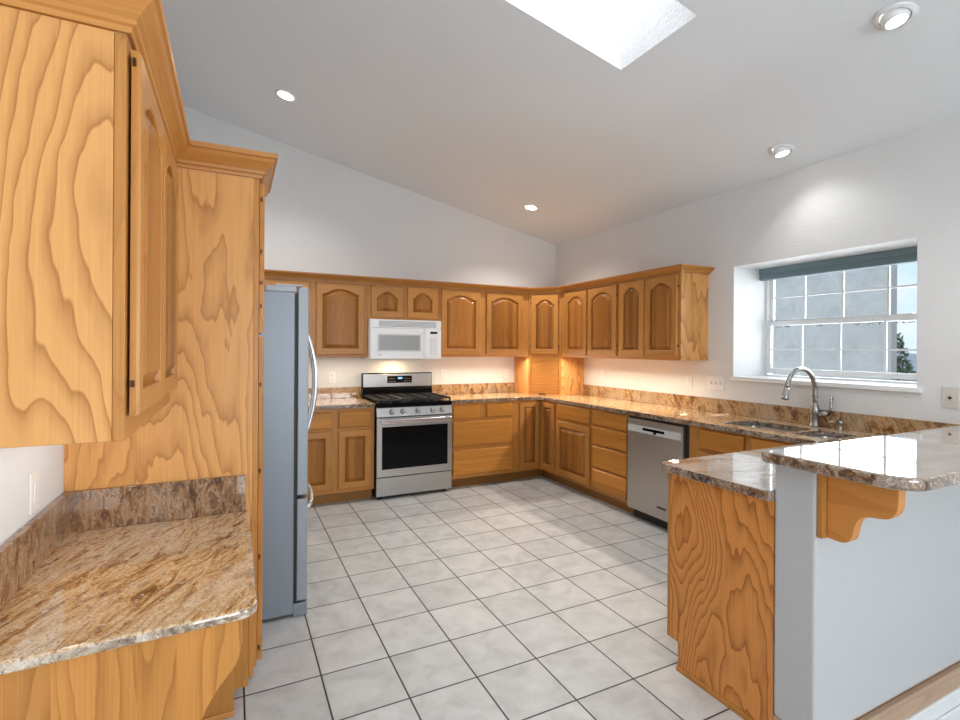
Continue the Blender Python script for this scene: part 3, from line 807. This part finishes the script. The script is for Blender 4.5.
# burners and cast-iron grates
bp = [(1.03, 2.27), (1.03, 2.55), (1.265, 2.41), (1.50, 2.27), (1.50, 2.55)]
for x, y in bp:
    MB().lathe((x, y, .9345), [(.001, 0), (.052, 0), (.050, .008), (.036, .010), (.034, .017), (.001, .018)], n=20).build('burner', BLACKM, t)
for gx in (SX_0 + .015, SX_0 + .272, SX_0 + .529):
    gw = .238; mb = MB(); z0, z1 = .955, .972
    for yy in (2.135, 2.41, SYB - .085): mb.box(gx, gx + gw, yy - .006, yy + .006, z0, z1)
    for xx in (gx, gx + gw / 2, gx + gw): mb.box(xx - .006, xx + .006, 2.129, SYB - .079, z0, z1)
    for yy in (2.27, 2.55):
        mb.box(gx, gx + gw, yy - .005, yy + .005, z0, z1)
    for xx in (gx, gx + gw):
        for yy in (2.135, SYB - .085): mb.box(xx - .008, xx + .008, yy - .008, yy + .008, .9345, z0)
    mb.build('grate', BLACKM, t)
bgd = MB().prism([(SYB - .075, .935), (SYB - .002, .935), (SYB - .002, 1.198), (SYB - .050, 1.198), (SYB - .062, 1.188), (SYB - .062, 1.045), (SYB - .075, 1.02)], SX_0 - .002, SX_1 + .002, 'x')
bgo = bgd.build('backguard', BLACK, t, bevel=.002)
B(SX_0 + .004, SX_1 - .004, SYB - .0665, SYB - .0622, 1.048, 1.187).build('backguard_panel', STEEL, bgo, bevel=.002)
dp = B(SX_0 + .265, SX_0 + .545, SYB - .0685, SYB - .0668, 1.088, 1.165).build('display', BLACK, bgo)
lc = MB(); lc.box(SX_0 + .385, SX_0 + .435, SYB - .0695, SYB - .0687, 1.130, 1.150)
lc.build('clock', LCD, bgo)
for i in range(4):
    for j in range(2):
        for s0 in (SX_0 + .285, SX_0 + .455): B(s0 + i * .020, s0 + i * .020 + .008, SYB - .0692, SYB - .0687, 1.104 + j * .028, 1.109 + j * .028).build('touch_key', GREYP, bgo)

# ------------------------------------------------------------------ microwave
MX0, MX1, MYF, MZ0, MZ1 = .868, 1.636, YW - .395, 1.352, 1.762
t = thing('microwave', (1.25, 2.58, MZ0), 'white over-the-range microwave with a grey window and top vent grille', 'microwave')
B(MX0, MX1, MYF, YW - .002, MZ0, MZ1).build('microwave_body', WHITE, t, bevel=.004)
vt = B(MX0 + .002, MX1 - .002, MYF - .020, MYF - .0005, MZ1 - .088, MZ1 - .003).build('vent_panel', WHITE, t, bevel=.004)
mb = MB()
for i in range(5): mb.box(MX0 + .09, MX1 - .06, MYF - .0218, MYF - .0202, MZ1 - .074 + i * .0125, MZ1 - .067 + i * .0125)
mb.build('grille', GREYP, vt)
md = B(MX0 + .002, MX0 + .588, MYF - .026, MYF - .0005, MZ0 + .004, MZ1 - .092).build('door', WHITE, t, bevel=.006)
B(MX0 + .075, MX0 + .535, MYF - .0275, MYF - .0262, MZ0 + .085, MZ1 - .150).build('door_frame', plain('micro_frame', (.60, .61, .61), .3), md, bevel=.001)
B(MX0 + .093, MX0 + .518, MYF - .0290, MYF - .0277, MZ0 + .098, MZ1 - .163).build('door_window', MWWIN, md)
mb = MB().box(MX0 + .562, MX0 + .582, MYF - .056, MYF - .044, MZ0 + .03, MZ1 - .105); mb.box(MX0 + .564, MX0 + .580, MYF - .046, MYF - .0262, MZ0 + .035, MZ0 + .06); mb.box(MX0 + .564, MX0 + .580, MYF - .046, MYF - .0262, MZ1 - .135, MZ1 - .11)
mb.build('door_handle', WHITE, md, bevel=.004)
B(MX0 + .08, MX0 + .115, MYF - .0275, MYF - .0262, MZ0 + .045, MZ0 + .053).build('badge', GREYP, md)
mp_ = B(MX0 + .592, MX1 - .002, MYF - .024, MYF - .0005, MZ0 + .004, MZ1 - .092).build('control_panel', WHITE, t, bevel=.004)
B(MX0 + .640, MX0 + .718, MYF - .0255, MYF - .0242, MZ1 - .140, MZ1 - .118).build('display', BLACK, mp_)
mb = MB()
for i in range(3):
    for j in range(7): mb.box(MX0 + .642 + i * .028, MX0 + .660 + i * .028, MYF - .0252, MYF - .0242, MZ0 + .05 + j * .026, MZ0 + .064 + j * .026)
mb.build('keypad', plain('key_grey', (.66, .67, .67), .4), mp_)
B(1.15, 1.27, 2.57, 2.63, MZ0 - .004, MZ0 - .0005).build('hood_lens', plain('hood_lens_glow', (1, .9, .7), .4, emit=(1, .75, .45), es=4), t)

# ------------------------------------------------------------------ refrigerator
RY0, RY1, RXF = .250, 1.165, .020
t = thing('refrigerator', (-.4, (RY0 + RY1) / 2, 0), 'tall stainless refrigerator with grey sides between the pantry cabinet and back counter', 'refrigerator')
B(-.78, -.062, RY0, RY1, .02, 1.770).build('cabinet_body', FRGS, t, bevel=.004)
B(-.062, -.046, RY0 + .01, RY1 - .01, .075, 1.765).build('door_gasket', BLACKM, t)
ym = (RY0 + RY1) / 2
def rdoor(y0, y1, z0, z1, nm):
    # softly bowed front
    ls = []
    N = 9
    fr_ = [(RXF - .004 - .010 * (2 * (k / (N - 1)) - 1) ** 4 + .004, y0 + (y1 - y0) * k / (N - 1)) for k in range(N)]
    poly = [(-.046, y0)] + fr_ + [(-.046, y1)]
    o = MB().prism(poly, z0, z1).build(nm, [FRGD, FRGE], t, bevel=.005, seg=2)
    for p in o.data.polygons:
        if abs(p.normal.y) > .9: p.material_index = 1
    return o
dA = rdoor(RY0, ym - .003, .662, 1.798, 'fridge_door'); dB = rdoor(ym + .003, RY1, .662, 1.798, 'fridge_door')
dF = rdoor(RY0, RY1, .085, .642, 'freezer_drawer')
def bow(y, z0, z1, out, dd):
    n_ = 14
    p = [(RXF - .012 + out * math.sin(math.pi * k / n_) ** .8, y, z0 + (z1 - z0) * k / n_) for k in range(n_ + 1)]
    MB().tube(p, .0115, 10).build('door_handle', plain('fridge_handle', (.66, .68, .70), .25, .7) if 'fridge_handle' not in bpy.data.materials else bpy.data.materials['fridge_handle'], dd)
bow(ym - .045, .835, 1.665, .100, dA); bow(ym + .045, .835, 1.665, .100, dB)
n_ = 14
MB().tube([(RXF - .012 + .072 * math.sin(math.pi * k / n_) ** .7, RY0 + .04 + (RY1 - RY0 - .08) * k / n_, .575) for k in range(n_ + 1)], .0125, 10).build('drawer_handle', bpy.data.materials['fridge_handle'], dF)
B(-.062, .010, RY0 + .001, RY1 - .001, .002, .072).build('base_grille', FRGS, t, bevel=.003)
mb = MB().box(-.21, -.055, RY0 + .004, RY0 + .07, 1.7705, 1.802); mb.box(-.16, -.02, RY0 + .012, RY0 + .055, 1.8022, 1.812)
mb.build('hinge_cover', plain('hinge_grey', (.42, .46, .50), .4), t, bevel=.003)
mb = MB().box(-.21, -.055, RY1 - .07, RY1 - .004, 1.7705, 1.802); mb.build('hinge_cover', bpy.data.materials['hinge_grey'], t, bevel=.003)

# ------------------------------------------------------------------ pantry cabinet, desk and upper cabinet on the left
PY0, PY1, PXF = -.235, .238, -.262
PZ1 = 2.208
t = thing('pantry_cabinet', (-.6, 0, 0), 'tall oak pantry cabinet with a broad veneered side beside the fridge', 'cabinet')
B(XL + .001, PXF, PY0 + .013, PY1, .07, PZ1).build('cabinet_box', OAKV, t, bevel=.001)
B(XL + .001, PXF - .07, PY0 + .01, PY1, .0005, .07).build('toe_kick', TOE, t)
B(XL + .001, PXF - .022, PY0, PY0 + .0125, .07, PZ1).build('end_panel', PLYF, t)
B(PXF - .0215, PXF, PY0 - .001, PY0 + .0125, .07, PZ1).build('face_stile', OAKV, t, bevel=.001)
door(t, (PXF, PY0 + .012, 1.762), UL, PY1 - PY0 - .024, .430, NL, .05, hinges=[(-1, .13), (-1, .36)])
door(t, (PXF, PY0 + .012, 1.532), UL, PY1 - PY0 - .024, .215, NL, 0, hinges=[(-1, .12)])
door(t, (PXF, PY0 + .012, .085), UL, PY1 - PY0 - .024, 1.432, NL, .05, hinges=[(-1, .06), (-1, .46), (-1, .84), (-1, 1.22)])

UXF, UY0 = -.592, -1.203
UB0 = 1.244
t = thing('wall_cabinet', (-.77, -.67, UB0), 'large oak wall cabinet with a veneered end panel hung over the granite desk', 'wall cabinet')
B(XL + .001, UXF - .001, UY0 + .011, PY0 - .0005, UB0, PZ1).build('cabinet_box', OAKV, t)
B(XL + .001, UXF - .024, UY0 - .003, UY0 + .0105, UB0 + .003, PZ1 - .001).build('end_panel', PLY, t)
B(UXF - .0235, UXF, UY0, UY0 + .0105, UB0, PZ1).build('face_stile', OAKV, t, bevel=.001)
UH = PZ1 - .018 - (UB0 + .055)
door(t, (UXF + .003, UY0 + .030, UB0 + .055), UL, .464, UH, NL, .055, hinges=[(-1, .08), (-1, .86)])
door(t, (UXF + .003, UY0 + .030 + .471, UB0 + .055), UL, .455, UH, NL, .055)
crown([(PXF, PY1), (PXF, PY0), (UXF, PY0), (UXF, UY0), (XL + .001, UY0)][::-1][::-1] if False else [(XL + .001, UY0), (UXF, UY0), (UXF, PY0), (PXF, PY0), (PXF, PY1)][::-1][::-1], PZ1 + .0005, 'oak crown molding on the pantry and the wall cabinet over the desk', 1.05, 1.05)

# desk with granite top
DT = .762
t = thing('desk_cabinet', (-.64, -.65, 0), 'oak built-in desk with curved end panel and drawer left of the pantry', 'desk')
ex = -.338
poly = [(XL + .002, .0005), (-.52, .0005), (-.50, .10), (-.47, .32), (-.440, .46), (-.418, .515), (-.398, .548), (-.374, .578), (-.352, .605), (-.341, .632), (ex, .66), (ex, DT - .0305), (XL + .002, DT - .0305)]
MB().prism(poly, -1.135, -1.110, 'y').build('end_panel', wood('oak_desk_panel', contour=.6, K=22, jag=.05,  scale=4, strips=.16, stripw=.085, stretch=.10), t, bevel=.002)
B(XL + .03, -.352, -1.109, -.415, .640, DT - .0305).build('apron', OAKY, t)
B(-.352, -.334, -1.10, -.42, .640, DT - .034).build('drawer_front', OAKY, t, bevel=.003)
bx = -.300
mb = MB().prism([(XL + .002, .0005), (-.352, .0005), (-.352, .1), (bx, .1), (bx, DT - .0305), (XL + .002, DT - .0305)], -.412, PY0 - .002, 'y')
mb.build('pedestal', OAKV, t, bevel=.001)
B(XL + .02, -.352, -.424, -.412, .0005, .022).build('shoe_molding', OAKX, t, bevel=.004)
B(bx, bx + .018, -.40, PY0 - .01, .125, DT - .045).build('pedestal_door', OAKV, t, bevel=.004)
pts = [(XL + .001, PY0 - .001), (XL + .001, -1.205), (-.286 - .05, -1.15)]
cx_, cy_ = -.296 - .045, -1.105
y0_ = -1.150
pts = [(XL + .001, PY0 - .001), (XL + .001, y0_ - .026), (-.345, y0_)]
pts += [(-.345 + .049 * math.sin(R_(90 * k / 6)), y0_ + .049 - .049 * math.cos(R_(90 * k / 6))) for k in range(1, 7)]
pts += [(-.296, PY0 - .001)]
dt = fill_plate(pts, [], DT - .030, DT).build('countertop', GOLD, bevel=.010, seg=3)
tag(dt, 'golden granite desk top with a rounded corner under the large wall cabinet', 'countertop')
edge_faces(dt, EDGE)
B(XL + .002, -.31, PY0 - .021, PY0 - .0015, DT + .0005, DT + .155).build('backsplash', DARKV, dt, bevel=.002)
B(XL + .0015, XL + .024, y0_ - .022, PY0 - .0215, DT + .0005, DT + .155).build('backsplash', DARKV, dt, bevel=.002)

# ------------------------------------------------------------------ switches and outlets
def plate(name, label, cat, c, axis, w, h, kind, mat=PLATE, group=None):
    """wall plate; axis is the wall normal: 'b' back, 'r' right, 'l' left"""
    c = Vector(c); t = thing(name, c, label, cat, group)
    def bx(u0, u1, z0, z1, n0, n1, nm, mt, par, bev=0):
        if axis == 'b': q = B(c.x + u0, c.x + u1, c.y - n1, c.y - n0, c.z + z0, c.z + z1)
        elif axis == 'r': q = B(c.x - n1, c.x - n0, c.y - u1, c.y - u0, c.z + z0, c.z + z1)
        else: q = B(c.x + n0, c.x + n1, c.y + u0, c.y + u1, c.z + z0, c.z + z1)
        return q.build(nm, mt, par, bevel=bev)
    p = bx(-w / 2, w / 2, -h / 2, h / 2, .0004, .006, 'face_plate', mat, t, .002)
    if kind == 'outlet':
        for dz in (-.020, .020):
            s = bx(-.016, .016, dz - .014, dz + .014, .0062, .008, 'socket', mat, t, .002)
            for du in (-.006, .006): bx(du - .0012, du + .0012, dz - .004, dz + .006, .0082, .0085, 'slot', BLACKM, s)
    elif kind == 'rocker': bx(-.017, .017, -.033, .033, .0062, .010, 'rocker', mat, t, .002)
    elif kind == 'toggles':
        for k in (-1, 0, 1):
            bx(k * .046 - .005, k * .046 + .005, -.011, .011, .0062, .008, 'toggle_slot', GREYP, t)
            bx(k * .046 - .004, k * .046 + .004, -.002, .012, .0082, .017, 'toggle', mat, t, .001)
    elif kind == 'coax':
        if axis == 'r': MB().lathe((c.x - .006, c.y, c.z), [(.008, 0), (.008, .003), (.005, .003), (.005, .012), (.001, .012)], axis=(-1, 0, 0), n=12).build('coax_jack', HINGE, t)
    return t
OG = None
plate('outlet', 'white wall outlet between the fridge and the stove', 'outlet', (.57, YW, 1.158), 'b', .076, .120, 'outlet')
plate('outlet', 'white wall outlet just right of the stove backguard', 'outlet', (1.831, YW, 1.165), 'b', .076, .120, 'outlet')
plate('outlet', 'white wall outlet on the back wall beside the appliance garage', 'outlet', (2.661, YW, 1.162), 'b', .076, .120, 'outlet')
plate('outlet', 'white wall outlet on the window wall near the appliance garage', 'outlet', (XW, 1.832, 1.168), 'r', .076, .120, 'outlet')
plate('light_switch', 'single white rocker switch on the window wall left of the triple switch', 'switch', (XW, .640, 1.170), 'r', .076, .120, 'rocker')
plate('switch_plate', 'white triple toggle switch plate left of the kitchen window', 'switch', (XW, .352, 1.184), 'r', .172, .120, 'toggles')
plate('coax_plate', 'beige coax wall plate above the bar right of the window', 'wall plate', (XW, -1.228, 1.200), 'r', .078, .124, 'coax', PLATEB)
plate('light_switch', 'white rocker switch on the wall above the desk backsplash', 'switch', (XL, -.560, 1.000), 'l', .076, .130, 'rocker')

# ------------------------------------------------------------------ kitchen window and blind
WXF = 3.80
w1 = thing('window_1', (WXF, -.44, WZ0), 'white double hung kitchen window with grilles', 'window'); w1['kind'] = 'structure'
def ring(mb, x0, x1, y0, y1, z0, z1, t_):
    mb.box(x0, x1, y0, y0 + t_, z0, z1); mb.box(x0, x1, y1 - t_, y1, z0, z1); mb.box(x0, x1, y0 + t_, y1 - t_, z0, z0 + t_); mb.box(x0, x1, y0 + t_, y1 - t_, z1 - t_, z1)
mb = MB(); ring(mb, WXF, WXF + .08, WY0 + .001, WY1 - .001, WZ0 + .001, WZ1 - .001, .014); mb.build('window_frame', TRIMW, w1, bevel=.002)
MY = [-.110, -.400, -.700]
def sash(x, z0, z1, rail, muntz, nm):
    mb = MB(); y0, y1 = WY0 + .016, WY1 - .016
    mb.box(x, x + .03, y0, y0 + .022, z0, z1); mb.box(x, x + .03, y1 - .022, y1, z0, z1)
    mb.box(x, x + .03, y0 + .022, y1 - .022, z0, z0 + rail); mb.box(x, x + .03, y0 + .022, y1 - .022, z1 - rail, z1)
    s = mb.build(nm, TRIMW, w1, bevel=.002)
    mb = MB()
    for y in MY: mb.box(x + .009, x + .021, y - .008, y + .008, z0 + rail, z1 - rail)
    mb.box(x + .010, x + .020, y0 + .022, y1 - .022, muntz - .007, muntz + .007)
    mb.build('grille', TRIMW, s)
    B(x + .013, x + .017, y0 + .018, y1 - .018, z0 + rail - .004, z1 - rail + .004).build('glass_pane', GLASS, s)
    return s
sash(WXF + .042, 1.694, 2.134, .036, 1.925, 'upper_sash'); sash(WXF + .008, 1.276, 1.722, .040, 1.478, 'lower_sash')
for y in (-.05, -.83): B(WXF - .012, WXF + .007, y - .045, y + .045, 1.722, 1.732).build('sash_lock', WHITE, w1, bevel=.003)
sl = MB().box(XW - .022, WXF - .001, WY0 + .001, WY1 - .001, WZ0 - .0, WZ0 + .004); sl.box(XW - .022, XW - .0005, WY0 - .03, WY1 + .015, WZ0 - .026, WZ0 + .004)
struct(sl.build('trim_3', TRIMW, bevel=.004))
t = thing('window_blind', (3.72, -.44, 2.08), 'slate blue cellular blind raised to the top of the kitchen window', 'blind')
B(3.695, 3.765, WY0 + .008, WY1 - .008, 2.118, WZ1 - .0015).build('head_rail', BLIND, t, bevel=.004)
mb = MB()
for k in range(4): mb.box(3.703, 3.757, WY0 + .010, WY1 - .010, 2.094 + k * .006, 2.0995 + k * .006)
mb.build('folded_cells', BLIND, t)
B(3.700, 3.760, WY0 + .008, WY1 - .008, 2.068, 2.0935).build('bottom_rail', BLIND, t, bevel=.003)
MB().tube([(3.735, WY1 - .03, 2.10), (3.75, WY1 - .025, 1.8), (3.73, WY1 - .035, 1.45), (3.70, WY1 - .05, 1.27)], .0016, 6).build('pull_cord', PLATEB, t)
# cobwebs along the lower sash
mb = MB()
for k in range(26):
    y = random.choice([random.uniform(-.68, -.42), random.uniform(-.68, -.5), random.uniform(-.02, .12), random.uniform(-.26, -.18), random.uniform(-1.0, -.72)])
    z = 1.679; p = []
    for q in range(5): p.append((WXF + .012 + random.uniform(0, .008), y, z - random.uniform(0, .016))); y += random.uniform(-.014, .014)
    mb.tube(p, .0016, 5)
tag(mb.build('cobweb', DGREY), 'dark cobweb threads along the top of the lower window sash', 'cobweb', kind='stuff')

# ------------------------------------------------------------------ recessed lights
def downlight(x, y, label, gimbal=False, watts=SPOT_W, aim=None):
    z = cz(x); nrm = Vector((-SL, 0, -1)).normalized()
    t = thing('recessed_light', (x, y, z), label, 'ceiling light')
    c = Vector((x, y, z))
    MB().lathe(c, [(.060, .0005), (.085, .0005), (.083, .007), (.062, .010)], axis=nrm, n=32, cap=False).build('trim_ring', TRIMW, t)
    if gimbal:
        ax = Vector(aim or (0.25, 0, -1)).normalized()
        MB().lathe(c - nrm * .0, [(.058, .0005), (.060, .002)], axis=nrm, n=32, cap=False).build('gap_ring', BLACKM, t)
        hb = MB().lathe(c, [(.056, -.012), (.056, .006), (.052, .026), (.045, .034), (.041, .030)], axis=ax, n=32, cap=False)
        hb.build('eyeball', TRIMW, t)
        MB().lathe(c, [(.001, .031), (.042, .030)], axis=ax, n=28, cap=False).build('lamp', LAMP, t)
        lc_ = c + ax * .07
    else:
        ax = Vector((0, 0, -1))
        MB().lathe(c, [(.001, .004), (.061, .004)], axis=nrm, n=28, cap=False).build('lamp', LAMP, t)
        lc_ = c + Vector((0, 0, -.03))
    ld = bpy.data.lights.new('downlight_beam', 'SPOT'); ld.energy = watts; ld.color = (1, .99, .97); ld.spot_size = R_(125); ld.spot_blend = .9; ld.shadow_soft_size = .05
    o = bpy.data.objects.new('downlight_beam', ld); COL.objects.link(o); o.parent = t; o.location = lc_ - c
    o.rotation_euler = ax.to_track_quat('-Z', 'Y').to_euler()
downlight(.014, 1.761, 'round recessed ceiling light above the fridge')
downlight(2.516, 1.986, 'round recessed ceiling light near the far ceiling corner')
downlight(3.090, -.404, 'eyeball ceiling light close to the wall above the kitchen window', True, 5, aim=(.05, -.20, -1))
downlight(2.393, -1.393, 'eyeball ceiling light at the upper right above the bar', True, 22, aim=(.0, -.25, -1))

# ------------------------------------------------------------------ outside the kitchen window
t = thing('neighbor_building', (7.3, 3.2, -1), 'grey stucco building wall seen through the kitchen window', 'building')
MB().prism([(7.0, .711), (7.4, .90), (7.4, 9.0), (7.0, 9.0)], -1.5, 6.5).build('stucco_wall', STUCCO, t)
MB().prism([(6.985, .650), (7.4, .838), (7.4, .899), (6.985, .708)], -1.5, 6.5).build('corner_band', STUCCOD, t)
o = struct(B(4.2, 90, -40, 60, -3.2, -3.0).build('ground', EARTH))
def ray_pt(px, py, dist):
    d = fw + rt * (px - 480) / 501.9 + up * (348.57 - py) / 501.9
    return CAM + d * dist
p = ray_pt(899, 352, 17)
t = thing('garden_tree', (p.x, p.y, -3.0), 'small green tree outside at the right edge of the window', 'tree')
MB().tube([(p.x, p.y, -3.0), (p.x + .1, p.y, -1), (p.x, p.y + .1, 1.0)], [.16, .12, .05], 8).build('trunk', BARK, t)
mb = MB(); rnd = random.Random(3)
for k in range(300):
    a = rnd.uniform(0, 6.28); zz = rnd.betavariate(1.3, 2.2); rr_ = (1 - zz) ** .7 * .40 * math.sqrt(rnd.random())
    c = Vector((p.x + rr_ * math.cos(a), p.y + rr_ * math.sin(a), .75 + zz * 1.35)); s = rnd.uniform(.06, .13)
    u_ = Vector((rnd.uniform(-1, 1), rnd.uniform(-1, 1), rnd.uniform(-1, 1))).normalized(); v_ = u_.orthogonal().normalized()
    mb.add([c - u_ * s, c + v_ * s * .5, c + u_ * s, c - v_ * s * .5], [(0, 1, 2, 3)])
mb.build('foliage', LEAF, t, recalc=False)
for k, (px, dist, w_, h_, lab) in enumerate(((915, 34, 9, 3.1, 'pale distant house with a low roof beyond the garden tree'), (880, 55, 12, 3.0, 'farthest pale house roof low behind the stucco wall'))):
    c = ray_pt(px, 360, dist)
    t = thing('distant_house', (c.x, c.y, -3.0), lab, 'house')
    B(c.x, c.x + 7, c.y - w_ / 2, c.y + w_ / 2, -3.0, -3.0 + h_).build('house_wall', HOUSE, t)
    MB().prism([(c.x - .6, -3.0 + h_), (c.x + 7.6, -3.0 + h_), (c.x + 3.5, -3.0 + h_ + 1.2)], c.y - w_ / 2 - .5, c.y + w_ / 2 + .5, 'y').build('roof', ROOF, t)

for o in SC.objects:
    if '_o' in o: del o['_o']
